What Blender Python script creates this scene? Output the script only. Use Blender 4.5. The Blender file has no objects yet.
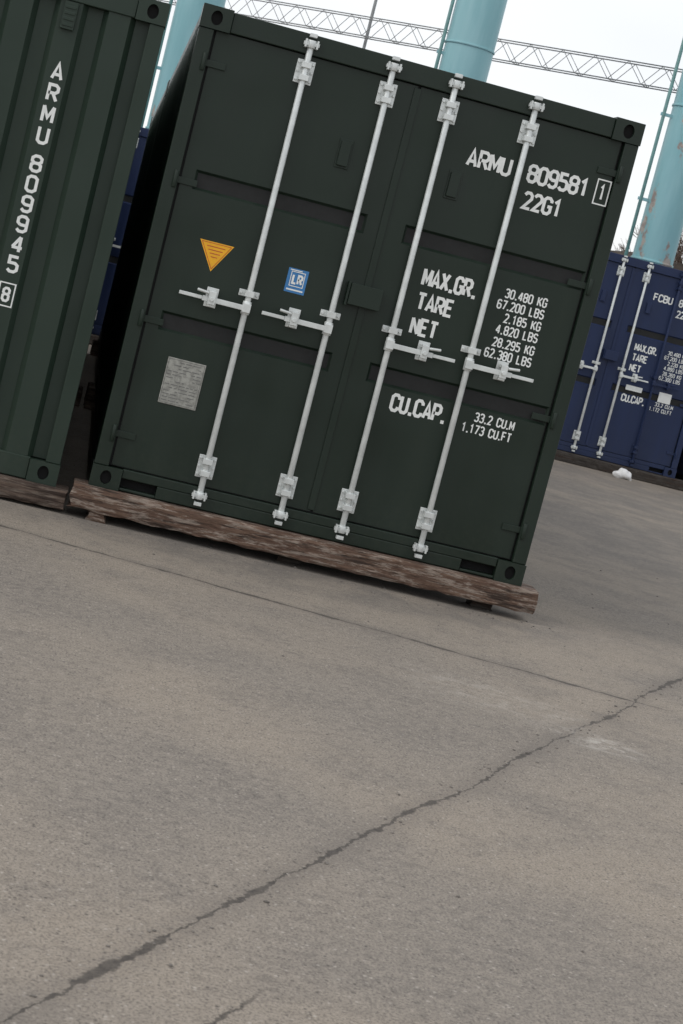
import bpy, bmesh, math, random
from mathutils import Vector, Matrix
random.seed(7)
scene=bpy.context.scene
COL=scene.collection

# ---------------------------------------------------------------- node helper
def new_mat(name):
    m=bpy.data.materials.new(name); m.use_nodes=True
    nt=m.node_tree; nt.nodes.clear()
    out=nt.nodes.new('ShaderNodeOutputMaterial'); b=nt.nodes.new('ShaderNodeBsdfPrincipled')
    nt.links.new(b.outputs[0],out.inputs[0])
    return m,nt,b
class N:
    def __init__(s,nt): s.nt=nt
    def put(s,sock,v):
        if hasattr(v,'node'): s.nt.links.new(v,sock)
        else: sock.default_value=v
    def math(s,op,a,b=None,c=None,clamp=False):
        n=s.nt.nodes.new('ShaderNodeMath'); n.operation=op; n.use_clamp=clamp
        s.put(n.inputs[0],a)
        if b is not None: s.put(n.inputs[1],b)
        if c is not None: s.put(n.inputs[2],c)
        return n.outputs[0]
    def vmath(s,op,a,b=None,scale=None):
        n=s.nt.nodes.new('ShaderNodeVectorMath'); n.operation=op
        s.put(n.inputs[0],a)
        if b is not None: s.put(n.inputs[1],b)
        if scale is not None: s.put(n.inputs['Scale'],scale)
        return n.outputs['Value'] if op in('DOT_PRODUCT','LENGTH','DISTANCE') else n.outputs[0]
    def noise(s,vec,scale,detail=4,rough=.55,col=False,dist=0):
        n=s.nt.nodes.new('ShaderNodeTexNoise'); s.put(n.inputs['Vector'],vec)
        n.inputs['Scale'].default_value=scale; n.inputs['Detail'].default_value=detail
        n.inputs['Roughness'].default_value=rough; n.inputs['Distortion'].default_value=dist
        return n.outputs['Color'] if col else n.outputs['Fac']
    def ramp(s,v,lo,hi,a=0.,b=1.):
        n=s.nt.nodes.new('ShaderNodeMapRange'); n.interpolation_type='SMOOTHSTEP'
        s.put(n.inputs['Value'],v); s.put(n.inputs['From Min'],lo); s.put(n.inputs['From Max'],hi)
        s.put(n.inputs['To Min'],a); s.put(n.inputs['To Max'],b)
        return n.outputs[0]
    def mix(s,f,a,b,mode='MIX'):
        n=s.nt.nodes.new('ShaderNodeMix'); n.data_type='RGBA'; n.blend_type=mode
        s.put(n.inputs[0],f)
        for i,v in ((6,a),(7,b)):
            if not hasattr(v,'node') and len(v)==3: v=(*v,1)
            s.put(n.inputs[i],v)
        return n.outputs[2]
    def mapping(s,vec,scale=(1,1,1),loc=(0,0,0)):
        n=s.nt.nodes.new('ShaderNodeMapping'); s.put(n.inputs[0],vec)
        n.inputs['Scale'].default_value=scale; n.inputs['Location'].default_value=loc
        return n.outputs[0]
    def pos(s): return s.nt.nodes.new('ShaderNodeNewGeometry').outputs['Position']
    def bump(s,h,strength,dist,bsdf):
        n=s.nt.nodes.new('ShaderNodeBump'); n.inputs['Strength'].default_value=strength
        n.inputs['Distance'].default_value=dist; s.put(n.inputs['Height'],h)
        s.nt.links.new(n.outputs[0],bsdf.inputs['Normal'])

def paint(name,col,col2,rough=.5,dirt=(.065,.066,.048),dirtamt=.06,wave=.004):
    m,nt,b=new_mat(name); n=N(nt); p=n.pos()
    streak=n.noise(n.mapping(p,(5,5,.5)),1.0,3,.6); fine=n.noise(p,40,2,.7)
    c=n.mix(n.ramp(streak,.3,.7),col,col2)
    c=n.mix(n.math('MULTIPLY',n.ramp(streak,.55,.8),dirtamt),c,dirt)
    c=n.mix(n.math('MULTIPLY',n.ramp(fine,.58,.8),dirtamt*.6),c,dirt)
    z=nt.nodes.new('ShaderNodeSeparateXYZ'); n.put(z.inputs[0],p)
    low=n.math('MULTIPLY',n.ramp(z.outputs[2],.75,.12),n.ramp(fine,.3,.75))
    c=n.mix(n.math('MULTIPLY',low,.11),c,dirt)
    n.put(b.inputs['Base Color'],c)
    b.inputs['Specular IOR Level'].default_value=.36
    n.put(b.inputs['Roughness'],n.ramp(streak,.3,.7,rough-.06,rough+.08))
    n.bump(n.noise(p,2.0,1),.6,wave*5,b)
    return m
G=paint('green_container_paint',(.0085,.0180,.0115),(.0108,.0215,.0142),.40)
G2=paint('green_container_paint_faded',(.0165,.0310,.0215),(.021,.0365,.0260),.46)
BL=paint('blue_container_paint',(.010,.021,.066),(.013,.026,.080),.5)
def simple(name,col,rough=.5,metal=0,var=.25,scale=30,det=3):
    m,nt,b=new_mat(name); n=N(nt); p=n.pos()
    c=n.mix(n.ramp(n.noise(p,scale,det,.6),.3,.7),tuple(x*(1-var) for x in col),tuple(min(1,x*(1+var*.5)) for x in col))
    n.put(b.inputs['Base Color'],c); b.inputs['Roughness'].default_value=rough; b.inputs['Metallic'].default_value=metal
    return m
GALV=simple('galvanised_steel',(.68,.71,.70),.30,.30,.14,14,4)
RUB=simple('black_rubber',(.008,.009,.009),.7)
DARK=simple('recess_shade_black',(.004,.004,.004),.9)  # near-black for flat backs of casting holes and sill slots, painting their shade
WHITE=simple('white_lettering',(.80,.82,.80),.55,0,.05,30)
YEL=simple('yellow_sticker',(.85,.42,.01),.4,0,.08,20)
RED=simple('red_print',(.5,.05,.02),.5)
LBL=simple('blue_sticker',(.04,.19,.44),.4,0,.08,20)
PLATE=simple('aluminium_plate',(.33,.33,.30),.45,.2,.3,50)
PTXT=simple('plate_print',(.16,.16,.155),.5)

def wood(name,c1,c2,c3,paintamt):
    m,nt,b=new_mat(name); n=N(nt); p=n.pos()
    g=n.noise(n.mapping(p,(1.5,22,30)),2.2,5,.7,dist=.6)
    c=n.mix(n.ramp(g,.3,.7),c1,c2)
    pt=n.noise(n.mapping(p,(1.8,9,12)),4.0,6,.75)
    c=n.mix(n.math('MULTIPLY',n.ramp(pt,.48,.60),paintamt),c,c3)
    dk=n.noise(n.mapping(p,(.9,3,8),(4,2,1)),4,5,.7)
    c=n.mix(n.ramp(dk,.50,.64),c,(.035,.020,.013))
    n.put(b.inputs['Base Color'],c); b.inputs['Roughness'].default_value=.85
    n.bump(g,.9,.02,b)
    return m
WOOD=wood('weathered_timber',(.085,.045,.03),(.17,.105,.072),(.36,.30,.25),.75)
WOOD2=wood('old_timber',(.07,.045,.035),(.14,.10,.075),(.2,.17,.14),.5)
WOOD3=wood('dark_timber',(.025,.02,.017),(.06,.05,.042),(.09,.08,.07),.4)

m,nt,b=new_mat('cyan_painted_steel'); n=N(nt); p=n.pos(); CYAN=m
c=n.mix(n.ramp(n.noise(n.mapping(p,(3,3,.5)),1.5,4),.3,.7),(.22,.45,.49),(.29,.52,.56))
r=n.noise(n.mapping(p,(1.4,1.4,.8),(3.1,0,.4)),1.5,6,.62)
z=nt.nodes.new('ShaderNodeSeparateXYZ'); n.put(z.inputs[0],p)
lowm=n.ramp(z.outputs[2],4.4,3.4)
rm=n.ramp(n.math('ADD',r,n.math('MULTIPLY',lowm,.09)),.635,.68)
c=n.mix(n.math('MULTIPLY',rm,.7),c,n.mix(n.ramp(n.noise(p,9,3),.4,.6),(.30,.13,.08),(.48,.32,.25)))
n.put(b.inputs['Base Color'],c); b.inputs['Roughness'].default_value=.42
GSTEEL=simple('green_painted_pipe',(.14,.29,.28),.5,0,.2,8)
TRUSS=simple('grey_steel',(.26,.27,.275),.6,.1,.2,8)
BARK=simple('bark',(.14,.10,.08),.9)
SHED=simple('dark_cladding',(.045,.04,.036),.8,0,.4,2)
ROOF=simple('brown_roof_sheet',(.07,.055,.045),.8,0,.4,2)
BAG=simple('white_plastic',(.75,.75,.75),.4,0,.1)
STONE=simple('stone_chips',(.2,.18,.16),.9,0,.5,20)

# ---------------------------------------------------------------- mesh builder
class MB:
    def __init__(s): s.bm=bmesh.new()
    def quad(s,*pts):
        return s.bm.faces.new([s.bm.verts.new(p) for p in pts])
    def box(s,x0,x1,y0,y1,z0,z1):
        v=[s.bm.verts.new((x,y,z)) for z in(z0,z1) for y in(y0,y1) for x in(x0,x1)]
        for f in((0,2,3,1),(4,5,7,6),(0,1,5,4),(2,6,7,3),(0,4,6,2),(1,3,7,5)):
            s.bm.faces.new([v[i] for i in f])
        return v
    def cyl(s,a,b,r,n=12,r2=None,cap=True):
        a=Vector(a);b=Vector(b); d=(b-a).normalized(); r2=r if r2 is None else r2
        u=d.orthogonal().normalized(); w=d.cross(u)
        A=[s.bm.verts.new(a+r*(math.cos(t)*u+math.sin(t)*w)) for t in [2*math.pi*i/n for i in range(n)]]
        B=[s.bm.verts.new(b+r2*(math.cos(t)*u+math.sin(t)*w)) for t in [2*math.pi*i/n for i in range(n)]]
        for i in range(n):
            f=s.bm.faces.new([A[i],A[(i+1)%n],B[(i+1)%n],B[i]]); f.smooth=True
        if cap: s.bm.faces.new(A[::-1]); s.bm.faces.new(B)
    def obj(s,name,mat,parent=None,bevel=0,loc=(0,0,0)):
        me=bpy.data.meshes.new(name); bmesh.ops.recalc_face_normals(s.bm,faces=s.bm.faces) if s.bm.faces else None
        s.bm.to_mesh(me); s.bm.free(); me.materials.append(mat)
        o=bpy.data.objects.new(name,me); COL.objects.link(o); o.location=loc
        if parent: o.parent=parent
        if bevel:
            md=o.modifiers.new('bev','BEVEL'); md.width=bevel; md.segments=2; md.limit_method='ANGLE'; md.angle_limit=math.radians(50)
        return o
def empty(name,loc=(0,0,0)):
    e=bpy.data.objects.new(name,None); COL.objects.link(e); e.location=loc; return e

# ---------------------------------------------------------------- stroke font
O=[(.28,0),(.72,0),(1,.14),(1,.86),(.72,1),(.28,1),(0,.86),(0,.14),(.28,0)]
FT={'0':[O],'1':[[(.12,.78),(.55,1),(.55,0)]],
'2':[[(0,.84),(.28,1),(.72,1),(1,.86),(1,.64),(.04,0),(1,0)]],
'3':[[(0,.86),(.28,1),(.72,1),(1,.86),(1,.64),(.72,.52),(.4,.52)],[(.72,.52),(1,.4),(1,.14),(.72,0),(.28,0),(0,.14)]],
'4':[[(.75,0),(.75,1)],[(.72,1),(0,.27)],[(-.05,.27),(1.05,.27)]],
'5':[[(.95,1),(.05,1),(.05,.58),(.72,.58),(1,.45),(1,.14),(.72,0),(.28,0),(0,.14)]],
'6':[[(1,.86),(.72,1),(.28,1),(0,.86),(0,.14),(.28,0),(.72,0),(1,.14),(1,.42),(.72,.56)],[(.75,.56),(0,.56)]],
'7':[[(0,1),(1,1),(.35,0)]],
'8':[[(.28,.53),(.72,.53),(1,.65),(1,.86),(.72,1),(.28,1),(0,.86),(0,.65),(.28,.53)],[(.28,.53),(0,.41),(0,.14),(.28,0),(.72,0),(1,.14),(1,.41),(.72,.53)]],
'9':[[(0,.14),(.28,0),(.72,0),(1,.14),(1,.86),(.72,1),(.28,1),(0,.86),(0,.58),(.28,.44)],[(.25,.44),(1,.44)]],
'A':[[(0,0),(.5,1),(1,0)],[(.15,.28),(.85,.28)]],
'B':[[(0,0),(0,1),(.72,1),(1,.86),(1,.65),(.72,.53)],[(0,.53),(.72,.53),(1,.4),(1,.14),(.72,0),(0,0)]],
'C':[[(1,.74),(1,.86),(.72,1),(.28,1),(0,.86),(0,.14),(.28,0),(.72,0),(1,.14),(1,.26)]],
'E':[[(.95,1),(0,1),(0,0),(.95,0)],[(0,.52),(.8,.52)]],
'F':[[(.95,1),(0,1),(0,0)],[(0,.52),(.8,.52)]],
'G':[[(1,.74),(1,.86),(.72,1),(.28,1),(0,.86),(0,.14),(.28,0),(.72,0),(1,.14),(1,.46),(.55,.46)]],
'I':[[(.5,0),(.5,1)]],
'K':[[(0,0),(0,1)],[(1,1),(.1,.42)],[(.3,.6),(1,0)]],
'L':[[(0,1),(0,0),(.9,0)]],
'M':[[(-.05,0),(-.05,1)],[(1.05,0),(1.05,1)],[(-.05,1),(.5,.28),(1.05,1)]],
'N':[[(0,0),(0,1)],[(0,1),(1,0)],[(1,0),(1,1)]],
'P':[[(0,0),(0,1),(.72,1),(1,.86),(1,.6),(.72,.46),(0,.46)]],
'R':[[(0,0),(0,1),(.72,1),(1,.86),(1,.62),(.72,.48),(0,.48)],[(.5,.48),(1,0)]],
'S':[[(1,.84),(.72,1),(.28,1),(0,.86),(0,.64),(.28,.53),(.72,.5),(1,.4),(1,.14),(.72,0),(.28,0),(0,.16)]],
'T':[[(-.02,1),(1.02,1)],[(.5,1),(.5,0)]],
'U':[[(0,1),(0,.14),(.28,0),(.72,0),(1,.14),(1,1)]],
'X':[[(0,0),(1,1)],[(0,1),(1,0)]]}
def stroke(mb,pts,t,y):
    P=[Vector(p) for p in pts]; closed=(P[0]-P[-1]).length<1e-6
    if closed: P=P[:-1]
    n=len(P); L=[];Rr=[]
    for i in range(n):
        a=P[i-1] if (i>0 or closed) else None; c=P[(i+1)%n] if (i<n-1 or closed) else None
        d1=(P[i]-a).normalized() if a is not None else None
        d2=(c-P[i]).normalized() if c is not None else None
        if d1 is None: d1=d2
        if d2 is None: d2=d1
        n1=Vector((-d1.y,d1.x)); n2=Vector((-d2.y,d2.x)); m=(n1+n2)
        m=n1 if m.length<.1 else m.normalized()
        k=min(1/max(.35,m.dot(n1)),1.9)
        L.append(P[i]+m*t*.5*k); Rr.append(P[i]-m*t*.5*k)
    for i in range(n if closed else n-1):
        j=(i+1)%n
        mb.quad((L[i].x,y,L[i].y),(Rr[i].x,y,Rr[i].y),(Rr[j].x,y,Rr[j].y),(L[j].x,y,L[j].y))
_k=[0]
def text(mb,s,x0,x1,z,h,y,th=.168,align='fit',asp=.40):
    """text between x0 and x1 (right-aligned when align='r', glyph aspect fixed)"""
    t=h*th; adv=[]
    for ch in s: adv.append(.42 if ch=='.' else (.75 if ch==' ' else 1.0))
    gap=.40
    if align=='r': gap=.48
    tot=sum(adv)+gap*(len(s)-1)
    w=(x1-x0-t)/tot if align=='fit' else h*asp
    x=x0+t/2 if align=='fit' else x1-tot*w-t/2
    for ch,a in zip(s,adv):
        if ch=='.':
            _k[0]+=1; stroke(mb,[(x+w*.2,z),(x+w*.2,z+t*1.1)],t*1.1,y-.0003*(_k[0]%3))
        elif ch!=' ':
            for pl in FT[ch]:
                _k[0]+=1
                stroke(mb,[(x+px*w,z+t/2+py*(h-t)) for px,py in pl],t,y-.0003*(_k[0]%4))
        x+=(a+gap)*w

# ---------------------------------------------------------------- container
W,H,LEN=2.438,2.591,6.058
def casting(mb,dk,x0,x1,z0,z1,y,dep,sgn=-1):
    cx,cz=(x0+x1)/2,(z0+z1)/2; n=32; a=.038 ; bq=.024
    inn=[];outp=[];back=[]
    hx,hz=(x1-x0)/2,(z1-z0)/2
    for i in range(n):
        t=2*math.pi*(i+.5)/n; c,s=math.cos(t),math.sin(t)
        inn.append((cx+bq*c*1.25,y,cz+a*s)); back.append((cx+bq*c*1.25,y+.028,cz+a*s))
        k=min(hx/abs(c) if abs(c)>1e-6 else 9,hz/abs(s) if abs(s)>1e-6 else 9)
        outp.append((cx+k*c,y,cz+k*s))
    for i in range(n):
        j=(i+1)%n
        mb.quad(outp[i],outp[j],inn[j],inn[i]); mb.quad(inn[i],inn[j],back[j],back[i])
    for sx in(-1,1):
        for sz in(-1,1):
            cand=sorted(outp,key=lambda p:abs(p[0]-(cx+sx*hx))+abs(p[2]-(cz+sz*hz)))[:2]
            mb.bm.faces.new([mb.bm.verts.new(p) for p in (cand[0],(cx+sx*hx,y,cz+sz*hz),cand[1])])
    dk.bm.faces.new([dk.bm.verts.new((p[0],p[1]-.001,p[2])) for p in back])
    yb=y+dep
    mb.quad((x0,y,z0),(x0,yb,z0),(x0,yb,z1),(x0,y,z1)); mb.quad((x1,y,z0),(x1,yb,z0),(x1,yb,z1),(x1,y,z1))
    mb.quad((x0,y,z0),(x1,y,z0),(x1,yb,z0),(x0,yb,z0)); mb.quad((x0,y,z1),(x1,y,z1),(x1,yb,z1),(x0,yb,z1))
    mb.quad((x0,yb,z0),(x1,yb,z0),(x1,yb,z1),(x0,yb,z1))

def corr_x(mb,x0,x1,z0,z1,y,depth,first,pitch=.25,flat=.11,slope=.03):
    pts=[(x0,y+depth)]
    c=first
    while c-pitch>x0: c-=pitch
    while c+flat/2+slope<x1:
        if c-flat/2-slope>x0:
            pts+=[(c-flat/2-slope,y+depth),(c-flat/2,y),(c+flat/2,y),(c+flat/2+slope,y+depth)]
        c+=pitch
    pts.append((x1,y+depth))
    for (a,ya),(b_,yb) in zip(pts,pts[1:]): mb.quad((a,ya,z0),(b_,yb,z0),(b_,yb,z1),(a,ya,z1))
def corr_y(mb,xs,sg,y0,y1,z0,z1,depth=.036,pitch=.275):
    pts=[];y=y0
    while y<y1:
        for dy,d in((0,depth),(.07,depth),(.138,0),(.208,0)):
            if y+dy<y1: pts.append((y+dy,xs+sg*d))
        y+=pitch
    pts.append((y1,xs+sg*depth))
    for (a,xa),(b_,xb) in zip(pts,pts[1:]): mb.quad((xa,a,z0),(xb,b_,z0),(xb,b_,z1),(xa,a,z1))

def leaf(mb,a,b,z0,z1,y,grooves,ga,gb,s=.026,dep=.030):
    mb.quad((a,y,z0),(ga,y,z0),(ga,y,z1),(a,y,z1)); mb.quad((gb,y,z0),(b,y,z0),(b,y,z1),(gb,y,z1))
    cur=z0
    for g0,g1 in grooves:
        mb.quad((ga,y,cur),(gb,y,cur),(gb,y,g0),(ga,y,g0))
        A=[(ga,y,g0),(gb,y,g0),(gb,y,g1),(ga,y,g1)]
        B=[(ga+s,y+dep,g0+s),(gb-s,y+dep,g0+s),(gb-s,y+dep,g1-s),(ga+s,y+dep,g1-s)]
        mb.quad(*B)
        for i in range(4): mb.quad(A[i],A[(i+1)%4],B[(i+1)%4],B[i])
        cur=g1
    mb.quad((ga,y,cur),(gb,y,cur),(gb,y,z1),(ga,y,z1))
    mb.quad((a,y,z0),(a,y+.05,z0),(a,y+.05,z1),(a,y,z1)); mb.quad((b,y,z0),(b,y+.05,z0),(b,y+.05,z1),(b,y,z1))
    mb.quad((a,y,z0),(b,y,z0),(b,y+.05,z0),(a,y+.05,z0)); mb.quad((a,y,z1),(b,y,z1),(b,y+.05,z1),(a,y+.05,z1))

def container(loc,mat,door=True,first=.6,painted=()):
    e=empty('shipping_container',loc)
    fr=MB(); dk=MB()
    c=.162; ch=.118
    for x0 in(0,W-c):
        for z0 in(0,H-ch): casting(fr,dk,x0,x0+c,z0,z0+ch,0,.178)
    for x0 in(0,W-c):
        for z0 in(0,H-ch): fr.box(x0,x0+c,LEN-.178,LEN,z0,z0+ch)
    fr.obj('corner_castings',mat,e,.004)
    fr=MB()
    pw=.078
    for x0 in(0.004,W-pw-.004):
        fr.box(x0,x0+pw,.008,.12,ch+.001,H-ch-.001)
        fr.box(x0,x0+pw,LEN-.12,LEN-.008,ch+.001,H-ch-.001)
    fr.box(c+.001,W-c-.001,.012,.10,H-ch+.004,H-.008)
    fr.box(c+.001,W-c-.001,LEN-.10,LEN-.012,H-.07,H-.008)
    fr.box(c+.001,W-c-.001,LEN-.10,LEN-.012,.006,.12)
    for x0 in(.006,W-.056):
        fr.box(x0,x0+.05,.18,LEN-.18,H-.075,H-.012)
        fr.box(x0,x0+.05,.18,LEN-.18,.02,.16)
    fr.box(.06,W-.06,.12,LEN-.12,.10,.14)
    for i in range(22):
        y=.14+i*.265
        fr.box(.058,W-.058,y,y+.13,H-.034,H-.012)
    fr.box(.057,W-.057,.101,LEN-.101,H-.045,H-.036)
    if door:
        fr.box(c+.001,W-c-.001,.012,.085,.072,.122)
        fr.box(c+.001,.36,.0135,.085,.004,.020); fr.box(W-.36,W-c-.001,.0135,.085,.004,.020)
        fr.box(.3605,W-.3605,.0125,.085,.004,.0715)
        dk.quad((c,.07,.02),(.36,.07,.02),(.36,.07,.072),(c,.07,.072)); dk.quad((W-.36,.07,.02),(W-c,.07,.02),(W-c,.07,.072),(W-.36,.07,.072))
    else:
        fr.box(c+.001,W-c-.001,.012,.085,.004,.125)
    fr.obj('frame',mat,e,.005)
    sw=MB()
    corr_y(sw,.006,1,.121,LEN-.121,.16,H-.076); corr_y(sw,W-.006,-1,.121,LEN-.121,.16,H-.076)
    corr_x(sw,pw,W-pw,.12,H-.07,LEN-.05,-.04+.0,.6)
    sw.obj('corrugated_walls',mat,e)
    dk.obj('recess_shade_backs',DARK,e)
    if not door:
        f=MB(); corr_x(f,pw+.004,W-pw-.004,.1255,H-ch+.003,.022,.042,first,.25,.115,.028); f.obj('end_wall',mat,e)
        v=MB(); v.box(first-.035,first+.035,-.002,.02,2.33,2.47)
        for k in range(4): v.box(first-.028,first+.028,-.006,-.0021,2.345+k*.03,2.36+k*.03)
        v.obj('vent_cover',mat,e,.003)
        return e
    yf=.036
    z0,z1=.130,H-ch-.002
    gk=MB(); gk.box(pw+.006,W-pw-.006,yf+.016,yf+.06,.123,H-ch+.003)
    gk.obj('door_gasket',RUB,e)
    d=MB(); sm=1.205
    gr=[(.890,.995),(1.650,1.755)]
    leaf(d,pw+.018,sm-.008,z0,z1,yf,gr,.165,1.105)
    leaf(d,sm+.008,W-pw-.018,z0,z1,yf,gr,1.315,2.34)
    d.obj('door_leaves',mat,e)
    d=MB()
    d.box(sm-.026,sm+.012,yf-.009,yf-.0005,z0+.01,z1-.01)
    for vx,vz in((.90,2.03),(1.51,2.02)):
        d.box(vx-.028,vx+.028,yf-.022,yf-.0065,vz-.065,vz+.065)
        d.box(vx-.038,vx+.038,yf-.006,yf-.0007,vz-.078,vz+.078)
    d.box(sm-.10,sm+.075,yf-.075,yf-.010,1.27,1.385)
    d.box(sm-.115,sm-.101,yf-.06,yf-.0011,1.26,1.39)
    for hz in(.30,.93,1.68,2.30):
        for sx in(-1,1):
            xc=(pw-.012) if sx<0 else W-pw+.012
            d.cyl((xc,.004,hz-.045),(xc,.004,hz+.045),.012,10)
            xa,xb=(xc+.013,xc+.12) if sx<0 else (xc-.12,xc-.013)
            d.box(xa,xb,yf-.010,yf-.0013,hz-.018,hz+.018)
    d.obj('door_fittings',mat,e,.003)
    ry=-.002; RX=[.590,1.040,1.385,1.832]
    for grp,gm,nm in(([i for i in range(4) if i not in painted],GALV,'locking_gear'),(list(painted),mat,'locking_gear_painted')):
      if not grp: continue
      g=MB()
      for i in grp:
        x=RX[i]
        g.cyl((x,ry,.075),(x,ry,H-.055),.0165,14)
        for zc in(.08,H-.062):
            s=1 if zc<1 else -1
            g.cyl((x,ry,zc-.02),(x,ry,zc+.02),.026,14)
            g.box(x-.042,x+.042,ry-.02,ry+.006,zc-.010,zc+.010)
            g.box(x-.036,x-.026,ry-.03,ry+.011,zc-.022,zc+.022); g.box(x+.026,x+.036,ry-.03,ry+.011,zc-.022,zc+.022)
            g.box(x-.020,x+.020,ry-.024,ry+.010,zc-s*.045-.01,zc-s*.045+.01)
        for zc in(.235,H-.205):
            g.box(x-.048,x+.048,yf-.010,yf-.0012,zc-.062,zc+.062)
            g.box(x-.026,x+.026,ry-.024,yf-.011,zc-.048,zc-.018); g.box(x-.026,x+.026,ry-.024,yf-.011,zc+.018,zc+.048)
            for bx in(-.038,.038):
                for bz in(-.045,0,.045): g.cyl((x+bx,yf-.011,zc+bz),(x+bx,yf-.020,zc+bz),.008,6)
        for zc in(1.19,):
            g.box(x-.055,x+.055,yf-.008,yf-.0012,zc-.018,zc+.018)
            g.box(x-.024,x+.024,ry-.022,yf-.009,zc-.016,zc+.016)
            for bx in(-.044,.044): g.cyl((x+bx,yf-.009,zc),(x+bx,yf-.018,zc),.009,6)
        s=-1 if i<2 else 1
        zh=1.115
        g.cyl((x,ry,zh-.035),(x,ry,zh+.035),.024,12)
        g.box(min(x+s*.02,x+s*.24),max(x+s*.02,x+s*.24),ry-.034,ry-.022,zh-.016,zh+.012)
        g.box(min(x+s*.241,x+s*.365),max(x+s*.241,x+s*.365),ry-.032,ry-.020,zh-.011,zh+.008)
        g.box(x-.022,x+.022,ry-.0345,ry-.0215,zh-.024,zh+.024)
        xm=x+s*.19
        g.box(xm-.032,xm+.032,yf-.008,yf-.0012,zh-.045,zh+.06)
        g.box(xm-.019,xm+.019,ry-.05,ry-.036,zh-.028,zh+.042)
        g.box(xm-.018,xm+.018,ry-.035,yf-.009,zh+.026,zh+.044)
        g.box(xm-.018,xm+.018,ry-.035,yf-.009,zh-.040,zh-.022)
        g.cyl((xm+s*.02,ry-.042,zh+.03),(xm+s*.085,ry-.040,zh+.036),.008,8)
        g.cyl((xm,ry-.05,zh),(xm,ry-.062,zh),.012,8)
      g.obj(nm,gm,e,.002)
    return e

FY=.0335
ZB=.18
mc=container((0,0,ZB),G)
t=MB()
Z=lambda z:z-ZB
text(t,'ARMU',1.545,1.795,Z(2.315),.102,FY); text(t,'809581',1.885,2.235,Z(2.315),.102,FY)
text(t,'22G1',1.895,2.12,Z(2.172),.100,FY)
bx0,bx1,bz0,bz1=2.272,2.345,Z(2.300),Z(2.432)
stroke(t,[(bx0,bz0),(bx1,bz0),(bx1,bz1),(bx0,bz1),(bx0,bz0)],.007,FY); text(t,'1',2.292,2.325,Z(2.323),.088,FY,.14)
text(t,'MAX.GR.',1.475,1.785,Z(1.640),.102,FY); text(t,'TARE',1.475,1.685,Z(1.510),.098,FY); text(t,'NET',1.475,1.63,Z(1.375),.098,FY)
text(t,'CU.CAP.',1.475,1.795,Z(.945),.102,FY)
for s_,zz in(('30.480 KG',1.690),('67.200 LBS',1.625),('2.185 KG',1.558),('4.820 LBS',1.493),('28.295 KG',1.422),('62.380 LBS',1.357),('33.2 CU.M',1.000),('1.173 CU.FT',.932)):
    text(t,s_,0,2.175,Z(zz),.053,FY,.15,'r',.365)
t.obj('white_lettering',WHITE,mc)
t=MB(); y=FY+.001
t.bm.faces.new([t.bm.verts.new(p) for p in((.27,y,Z(1.590)),(.455,y,Z(1.590)),(.3625,y,Z(1.435)))]); t.obj('warning_sticker',YEL,mc)
t=MB()
stroke(t,[(.283,Z(1.583)),(.442,Z(1.583)),(.3625,Z(1.449)),(.283,Z(1.583))],.003,y-.0008)
for k in range(4): 
    hw=.05-.011*k; stroke(t,[(.3625-hw,Z(1.565-.018*k)),(.3625+hw,Z(1.565-.018*k))],.004,y-.0008)
t.obj('warning_print',RED,mc)
t=MB(); t.quad((.765,y,Z(1.432)),(.875,y,Z(1.432)),(.875,y,Z(1.562)),(.765,y,Z(1.562))); t.obj('class_sticker',LBL,mc)
t=MB(); text(t,'LR',.793,.853,Z(1.478),.055,y-.001,.2)
stroke(t,[(.785,Z(1.468)),(.858,Z(1.468)),(.858,Z(1.545)),(.785,Z(1.545)),(.785,Z(1.468))],.004,y-.0012)
stroke(t,[(.775,Z(1.448)),(.865,Z(1.448))],.008,y-.0012); stroke(t,[(.775,Z(1.553)),(.84,Z(1.553))],.005,y-.0012)
t.obj('class_print',WHITE,mc)
t=MB(); t.box(.255,.462,y-.004,y+.001,Z(.695),Z(.945)); t.obj('data_plate',PLATE,mc,.002)
t=MB(); yy=y-.005
for k in range(13):
    zc=Z(.925)-k*.0175; random.seed(k); xx=.268
    while xx<.44:
        l=random.uniform(.012,.05)
        if random.random()<.75: stroke(t,[(xx,zc),(min(xx+l,.45),zc)],.0045,yy)
        xx+=l+.008
stroke(t,[(.262,Z(.703)),(.455,Z(.703)),(.455,Z(.937)),(.262,Z(.937)),(.262,Z(.703))],.002,yy-.0005)
t.obj('data_plate_print',PTXT,mc)

ZL=.125
XL=-.165-W
lc=container((XL,0,ZL),G2,door=False,first=-.655-XL)
t=MB(); cxl=-.648-XL; yl=.0205
for ch,zz in zip('ARMU',(2.24,2.128,2.016,1.904)): text(t,ch,cxl-.032,cxl+.032,zz-.05-ZL,.096,yl,.17)
for ch,zz in zip('809945',(1.755,1.648,1.541,1.434,1.327,1.220)): text(t,ch,cxl-.032,cxl+.032,zz-.05-ZL,.094,yl,.17)
text(t,'8',cxl-.022,cxl+.022,1.055-.04-ZL,.08,yl,.17)
stroke(t,[(cxl-.04,.995-ZL),(cxl+.04,.995-ZL),(cxl+.04,1.115-ZL),(cxl-.04,1.115-ZL),(cxl-.04,.995-ZL)],.007,yl-.0012)
t.obj('white_lettering',WHITE,lc)
container((0.0,6.15,ZB),G,door=True)
container((XL,6.15,ZL),G2,door=True)
container((XL-W-.2,0.05,ZL),G,door=False)
BX,BY,BZ=5.145,13.776,.13
bc=container((BX,BY,BZ),BL,painted=(3,))
t=MB()
text(t,'FCBU',1.54,1.80,2.13,.10,FY); text(t,'847120',1.885,2.235,2.13,.10,FY); text(t,'22G1',1.885,2.11,1.99,.098,FY)
text(t,'MAX.GR.',1.475,1.785,1.46,.10,FY); text(t,'TARE',1.475,1.685,1.33,.096,FY); text(t,'NET',1.475,1.63,1.195,.096,FY)
text(t,'CU.CAP.',1.475,1.795,.80,.10,FY)
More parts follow.
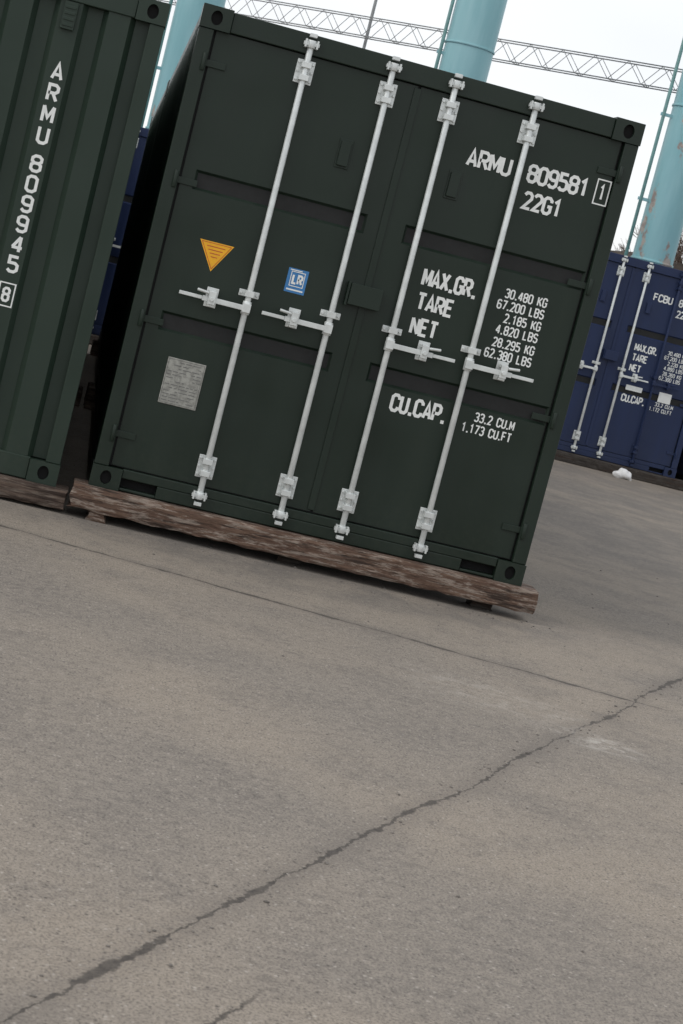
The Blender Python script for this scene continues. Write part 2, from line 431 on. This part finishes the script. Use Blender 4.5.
for s_,zz in(('30.480 KG',1.51),('67.200 LBS',1.445),('2.220 KG',1.378),('4.890 LBS',1.313),('28.260 KG',1.242),('62.300 LBS',1.177),('33.2 CU.M',.84),('1.172 CU.FT',.77)):
    text(t,s_,0,2.175,zz,.052,FY,.14,'r')
t.quad((1.50,FY,.955),(1.72,FY,.955),(1.72,FY,1.02),(1.50,FY,1.02)); t.quad((1.95,FY,.90),(2.12,FY,.90),(2.12,FY,1.03),(1.95,FY,1.03))
t.obj('white_lettering',WHITE,bc)
container((BX-W-.25,BY+.1,BZ),BL)
container((-1.95,BY,BZ),BL)
container((-1.95-W-.2,BY,BZ),BL,door=False)
container((BX+W+.35,BY+.2,BZ),BL)

# ---------------------------------------------------------------- timbers
def timber(x0,x1,y0,y1,z0,z1,mat,seed,name='timber_beam'):
    rnd=random.Random(seed); mb=MB(); n=max(2,int((x1-x0)/.05)); rings=[]
    wz=[rnd.uniform(-.006,.006) for _ in range(n+1)]
    for i in range(n+1):
        x=x0+(x1-x0)*i/n
        def j(a=.004): return rnd.uniform(-a,a)
        ca=.008
        chip=.022*max(0,rnd.random()-.8)*5 if rnd.random()<.5 else 0
        prof=[(y0+ca,z0),(y1-ca,z0),(y1,z0+ca),(y1,z1-ca),(y1-ca,z1),(y0+ca+chip,z1),(y0,z1-ca-abs(j(.012))-chip),(y0,(z0+z1)/2),(y0,z0+ca+abs(j(.010)))]
        rings.append([mb.bm.verts.new((x+(j(.012) if i in(0,n) else 0),py+(j() if py<y0+.02 else 0),pz+(j(.003)+wz[i]*.6 if pz<z1-.001 and z0>.01 else 0))) for py,pz in prof])
    m=len(rings[0])
    for A,B in zip(rings,rings[1:]):
        for k in range(m): mb.bm.faces.new([A[k],A[(k+1)%m],B[(k+1)%m],B[k]])
    mb.bm.faces.new(rings[0]); mb.bm.faces.new(rings[-1][::-1])
    return mb.obj(name,mat)
timber(-.075,2.525,-.075,.17,.052,.1785,WOOD,1)
timber(-2.75,-.10,-.06,.17,.018,.1235,WOOD2,2)
timber(.035,.125,-.06,.14,0.0,.051,WOOD,3,'timber_block'); timber(2.2,2.32,.04,.16,0,.051,WOOD3,4,'timber_block'); timber(1.1,1.22,.06,.16,0,.051,WOOD3,5,'timber_block')
for yy in(5.8,6.2,12.0):
    timber(-.05,2.5,yy,yy+.2,.0,.1785,WOOD2,6); timber(-2.7,-.1,yy,yy+.2,0,.1235,WOOD2,7)
timber(-5.3,-2.8,-.03,.2,.0,.1235,WOOD2,9); timber(-5.3,-2.8,5.8,6.0,.0,.1235,WOOD2,9)
timber(2.2,4.98,BY-.04,BY+.2,0,.1285,WOOD3,10); timber(5.02,7.75,BY-.07,BY+.15,0,.1285,WOOD3,8); timber(7.85,10.5,BY+.1,BY+.35,0,.1285,WOOD3,11)
timber(-4.7,.6,BY-.04,BY+.2,0,.1285,WOOD3,12)
for xx in(-4.6,-1.95,2.4,5.1,7.9): timber(xx,xx+2.4,BY+5.7,BY+5.9,0,.1285,WOOD3,13)

# ---------------------------------------------------------------- columns + girder
def column(x,y,r,h,px):
    e=empty('steel_column',(x,y,0)); mb=MB()
    mb.cyl((0,0,.03),(0,0,h),r,48); mb.cyl((0,0,0),(0,0,.03),r+.15,48)
    for zf in(3.0,5.45,7.9): mb.cyl((0,0,zf),(0,0,zf+.03),r+.018,48)
    mb.obj('shaft',CYAN,e,.004)
    mb=MB(); mb.cyl((px,-.05,0),(px,-.05,h-.4),.028,12)
    mb.obj('service_pipe',GSTEEL,e)
    mb=MB()
    for k in range(6):
        mb.box(min(px,-r*.9)-.05,-r*.9,-.065,-.035,1.2+k*1.35,1.25+k*1.35)
    mb.obj('pipe_brackets',CYAN,e,.002)
    return e
column(.40,20,.36,9.0,-.44)
column(4.57,20,.385,9.0,-.44)
column(8.28,20,.33,9.0,-.46)
b_=MB(); b_.box(-6,14,19.75,20.25,9.0,9.6); b_.box(-6,14,19.55,20.45,9.6,9.64); b_.obj('crane_rail_beam',CYAN,None,.01)
column(-4.1,20,.36,9.0,-.44); column(12.3,20,.36,9.0,-.44)
def girder(A,B,hh,ww):
    A=Vector(A);B=Vector(B); d=(B-A); L=d.length; d.normalize(); s=Vector((-d.y,d.x,0))
    mb=MB(); n=int(L/.62)
    for a in(-.5,.5):
        for z in(0,hh): mb.cyl(A+s*ww*a+Vector((0,0,z)),B+s*ww*a+Vector((0,0,z)),.011,8)
    for a in(-.5,.5):
        for i in range(n):
            p0=A+d*(L*i/n)+s*ww*a; p1=A+d*(L*(i+1)/n)+s*ww*a; pm=(p0+p1)/2+Vector((0,0,hh))
            mb.cyl(p0,pm,.006,6); mb.cyl(pm,p1,.006,6)
    for i in range(n):
        p0=A+d*(L*i/n); mb.cyl(p0-s*ww*.5,p0+s*ww*.5,.006,6)
    return mb.obj('lattice_girder',TRUSS)
A=Vector((.9,27.2,5.78)); B=Vector((8.2,20.8,5.78)); dd=(B-A)
girder(A-dd*1.0,B+dd*.9,.34,.25)
for k in(-.55,.36,1.4):
    q=A+dd*k; mb=MB(); mb.cyl((q.x,q.y+.3,0),(q.x,q.y+.3,7.6),.03,12); mb.box(q.x-.15,q.x+.15,q.y+.15,q.y+.45,0,.03); mb.obj('steel_post',TRUSS)

# ---------------------------------------------------------------- shed, trees, far trees
e=empty('storage_shed',(12.0,34,0)); mb=MB(); mb.box(0,16,0,9,0,3.55); mb.obj('walls',SHED,e)
mb=MB()
for i in range(54):
    x=-.2+i*.305; mb.box(x,x+.2,-.25,9.25,3.74,3.80)
mb.box(-.3,16.3,-.3,9.3,3.551,3.738); mb.obj('roof',ROOF,e)
mb=MB(); mb.box(2,5,-.04,-.003,0,3.0); mb.box(8,11,-.04,-.003,0,3.0); mb.obj('doors',ROOF,e)
def tree(x,y,h,seed):
    rnd=random.Random(seed); mb=MB()
    def br(p,d,l,r,k):
        q=p+d*l; mb.cyl(p,q,r,5 if k<3 else 3,r*.72,cap=False)
        if k>=6 or r<.003: return
        for i in range(3 if k>0 else 4):
            nd=(d+Vector((rnd.uniform(-1,1),rnd.uniform(-1,1),rnd.uniform(-.35,.75)))*.62).normalized()
            br(p+d*l*rnd.uniform(.65,1.),nd,l*rnd.uniform(.62,.82),r*.62,k+1)
    br(Vector((0,0,0)),Vector((0,0,1)),h*.27,.11,0)
    return mb.obj('bare_tree',BARK,None,0,(x,y,0))
tree(16.1,45,7.4,3); tree(18.2,46,7.5,5)
rnd=random.Random(11); mb=MB()
for i in range(6000):
    x=rnd.uniform(-120,160); zz=rnd.random()**.8*(3.9+1.2*math.sin(x*.13)+.6*math.sin(x*.41)); y=95+rnd.uniform(-3,3)
    s=rnd.uniform(.3,.7); p=Vector((x,y,zz)); a=Vector((rnd.uniform(-1,1),rnd.uniform(-1,1),rnd.uniform(-1,1))).normalized(); bq=a.orthogonal().normalized()
    mb.bm.faces.new([mb.bm.verts.new(q) for q in(p+a*s,p+bq*s,p-a*s*.8)])
mb.obj('distant_trees',simple('distant_foliage',(.06,.055,.035),.9,0,.5,.5))

# ---------------------------------------------------------------- litter and stones
rnd=random.Random(5); mb=MB()
bmesh.ops.create_icosphere(mb.bm,subdivisions=4,radius=.10)
for v in mb.bm.verts:
    f=1+.10*math.sin(v.co.x*45+v.co.z*30)+.07*math.sin(v.co.y*55-v.co.z*40)+.04*math.sin(v.co.x*110)
    v.co=Vector((v.co.x*f*1.2,v.co.y*f*.7,max(v.co.z,-.06)*f*.75+.048))
for f in mb.bm.faces: f.smooth=True
mb.obj('plastic_bag',BAG,None,0,(6.77,13.3,0))
mb=MB()
for i in range(420):
    x=rnd.uniform(-2,5);y=rnd.uniform(-8,4)
    if i%3==0:
        tq=rnd.uniform(0,1); x=-.07+3.3*tq+rnd.gauss(0,.05); y=-6.64+5.95*tq+rnd.gauss(0,.05)
    if i%7==0: x=rnd.uniform(-.3,2.7); y=rnd.gauss(-.18,.08)
    s=rnd.uniform(.0025,.007)*(1.5 if rnd.random()<.06 else 1)
    vs=bmesh.ops.create_icosphere(mb.bm,subdivisions=1,radius=s)['verts']
    k=Vector((rnd.uniform(.7,1.4),rnd.uniform(.7,1.3),rnd.uniform(.4,.8)))
    for v in vs: v.co=Vector((v.co.x*k.x*rnd.uniform(.85,1.15)+x,v.co.y*k.y+y,v.co.z*k.z+s*.3))
mb.obj('stone_chips',STONE)

# ---------------------------------------------------------------- ground
m,nt,b=new_mat('worn_concrete'); n=N(nt); p=n.pos()
big=n.noise(p,.55,2,.5); med=n.noise(p,2.6,5,.68); fine=n.noise(p,24,4,.75); grit=n.noise(p,120,2,.8)
c=n.mix(n.ramp(big,.35,.65),(.215,.190,.162),(.290,.247,.198))
c=n.mix(n.math('MULTIPLY',n.ramp(med,.44,.68),.60),c,(.160,.142,.124))
c=n.mix(n.ramp(fine,.35,.75,.0,.60),c,(.355,.31,.258))
c=n.mix(n.ramp(fine,.30,.48,.40,0),c,(.12,.105,.092))
c=n.mix(n.ramp(grit,.34,.52,.70,0),c,(.065,.057,.050))
c=n.mix(n.ramp(grit,.56,.74,0,.5),c,(.48,.43,.365))
vn=nt.nodes.new('ShaderNodeTexVoronoi'); n.put(vn.inputs['Vector'],p); vn.inputs['Scale'].default_value=70
sepc=nt.nodes.new('ShaderNodeSeparateColor'); n.put(sepc.inputs[0],vn.outputs['Color'])
peb=n.ramp(vn.outputs['Distance'],.40,.25)
c=n.mix(n.math('MULTIPLY',peb,n.ramp(sepc.outputs[0],.88,.96,0,.55)),c,(.48,.44,.39))
c=n.mix(n.math('MULTIPLY',peb,n.ramp(sepc.outputs[1],.88,.96,0,.7)),c,(.045,.040,.037))
w1=n.vmath('SUBTRACT',n.noise(p,1.9,1,.5,True),(.5,.5,.5)); w2=n.vmath('SUBTRACT',n.noise(p,17,4,.75,True),(.5,.5,.5))
pd=n.vmath('ADD',p,n.vmath('ADD',n.vmath('SCALE',w1,scale=.08),n.vmath('SCALE',w2,scale=.05)))
wn=n.noise(p,3.1,3,.75)
def crack(x0,y0,x1,y1,wid,lo,hi,ext0,ext1,soft=.5,base=.25):
    L=math.hypot(x1-x0,y1-y0); dx,dy=(x1-x0)/L,(y1-y0)/L; nx,ny=-dy,dx
    d=n.math('ABSOLUTE',n.math('SUBTRACT',n.vmath('DOT_PRODUCT',pd,(nx,ny,0)),x0*nx+y0*ny))
    tt=n.math('SUBTRACT',n.vmath('DOT_PRODUCT',p,(dx,dy,0)),x0*dx+y0*dy)
    rng=n.math('MULTIPLY',n.ramp(tt,-ext0-.1,-ext0+.1),n.ramp(tt,L+ext1+.15,L+ext1-.15))
    ww=n.math('ADD',n.math('MULTIPLY',n.ramp(wn,lo,hi),wid),wid*base)
    mk=n.math('SUBTRACT',1.0,n.math('DIVIDE',d,ww),clamp=True)
    mk=n.math('MULTIPLY',n.ramp(mk,0,soft),rng)
    halo=n.math('MULTIPLY',n.ramp(d,.10,.0),rng)
    return mk,halo
c2,h2=crack(-.07,-6.64,3.23,-.69,.018,.44,.64,30,40,base=.22)
c1,h1=crack(-.39,-.85,2.56,-1.65,.022,.40,.60,40,.25,base=.35)
c3,h3=crack(.36,-6.46,.48,-6.25,.011,.35,.55,.16,.0)
halo=n.math('MAXIMUM',h1,h2)
c=n.mix(n.math('MULTIPLY',n.math('MULTIPLY',halo,n.ramp(fine,.38,.60)),.5),c,(.115,.10,.087))
cm=n.math('MAXIMUM',n.math('MAXIMUM',c1,c2),c3)
c=n.mix(n.math('MULTIPLY',cm,n.ramp(fine,.35,.65,.93,.60)),c,(.044,.038,.033))
def blot(x,y,sx,sy,rot):
    q=n.vmath('SUBTRACT',p,(x,y,0)); cr,sr=math.cos(rot),math.sin(rot)
    a=n.math('MULTIPLY',n.vmath('DOT_PRODUCT',q,(cr,sr,0)),1/sx); b2=n.math('MULTIPLY',n.vmath('DOT_PRODUCT',q,(-sr,cr,0)),1/sy)
    return n.ramp(n.math('ADD',n.math('MULTIPLY',a,a),n.math('MULTIPLY',b2,b2)),1,0)
sp=n.math('MAXIMUM',blot(2.2,-2.78,.26,.20,-.6),n.math('MULTIPLY',blot(1.85,-2.35,.6,.4,-.5),.40))
sp=n.math('MULTIPLY',sp,n.ramp(n.noise(n.mapping(p,(2,2.6,1)),4.2,6,.8),.44,.66))
c=n.mix(n.math('MULTIPLY',sp,.65),c,(.55,.52,.47))
ground_shade=n.math('MULTIPLY',n.math('MAXIMUM',blot(1.2,-.1,2.4,.8,0),n.math('MULTIPLY',blot(6.0,8,5.5,10,0),.9)),n.ramp(med,.25,.6))  # shade along the container foot and over the right-hand yard, painted into the colour
c=n.mix(n.math('MULTIPLY',ground_shade,.42),c,(.095,.090,.086))
n.put(b.inputs['Base Color'],c); b.inputs['Roughness'].default_value=.88
n.bump(fine,.7,.005,b)
mb=MB(); mb.quad((-600,-600,0),(600,-600,0),(600,900,0),(-600,900,0)); mb.obj('ground',m)

# ---------------------------------------------------------------- light (overcast: thin cloud veil over a Nishita sky)
w=bpy.data.worlds.new('World'); scene.world=w; w.use_nodes=True; nt=w.node_tree; nt.nodes.clear()
out=nt.nodes.new('ShaderNodeOutputWorld'); bg=nt.nodes.new('ShaderNodeBackground'); sky=nt.nodes.new('ShaderNodeTexSky')
el,az=math.radians(42),math.radians(-110)
sky.sky_type='NISHITA'; sky.sun_disc=False; sky.sun_elevation=el; sky.sun_rotation=az
n=N(nt); tc=nt.nodes.new('ShaderNodeTexCoord').outputs['Generated']
cl=n.noise(n.mapping(tc,(1,1,2.5)),1.6,4,.55)
cloud=n.mix(n.ramp(cl,.3,.7),(6.1,6.2,6.4),(7.4,7.4,7.45))
c=n.mix(.85,sky.outputs[0],cloud)
nt.links.new(c,bg.inputs[0]); nt.links.new(bg.outputs[0],out.inputs[0])
bg.inputs[1].default_value=.15
sd=bpy.data.lights.new('sun','SUN'); so=bpy.data.objects.new('sun',sd); COL.objects.link(so)
sd.energy=.9; sd.angle=math.radians(25); sd.color=(1,.96,.9)
dirv=Vector((math.sin(az)*math.cos(el),math.cos(az)*math.cos(el),math.sin(el)))
so.rotation_euler=dirv.to_track_quat('Z','Y').to_euler()

# ---------------------------------------------------------------- camera
yaw,pitch,roll=.15294934,-.11763416,.25250007
f=Vector((math.sin(yaw)*math.cos(pitch),math.cos(yaw)*math.cos(pitch),math.sin(pitch))); r=Vector((math.cos(yaw),-math.sin(yaw),0)); u=r.cross(f)
cr,sr=math.cos(roll),math.sin(roll); r2=cr*r+sr*u; u2=-sr*r+cr*u
cam=bpy.data.cameras.new('camera'); co=bpy.data.objects.new('camera',cam); COL.objects.link(co)
M=Matrix(((r2.x,u2.x,-f.x,-.2347176),(r2.y,u2.y,-f.y,-10.354048),(r2.z,u2.z,-f.z,1.5895369),(0,0,0,1)))
co.matrix_world=M
cam.sensor_fit='VERTICAL'; cam.sensor_height=24; cam.lens=1942.399*24/1024; cam.clip_end=3000; cam.clip_start=.1
cam.dof.use_dof=True; cam.dof.focus_distance=11.5; cam.dof.aperture_fstop=8.0
scene.camera=co
scene.view_settings.view_transform='Standard'; scene.view_settings.look='None'; scene.view_settings.exposure=0
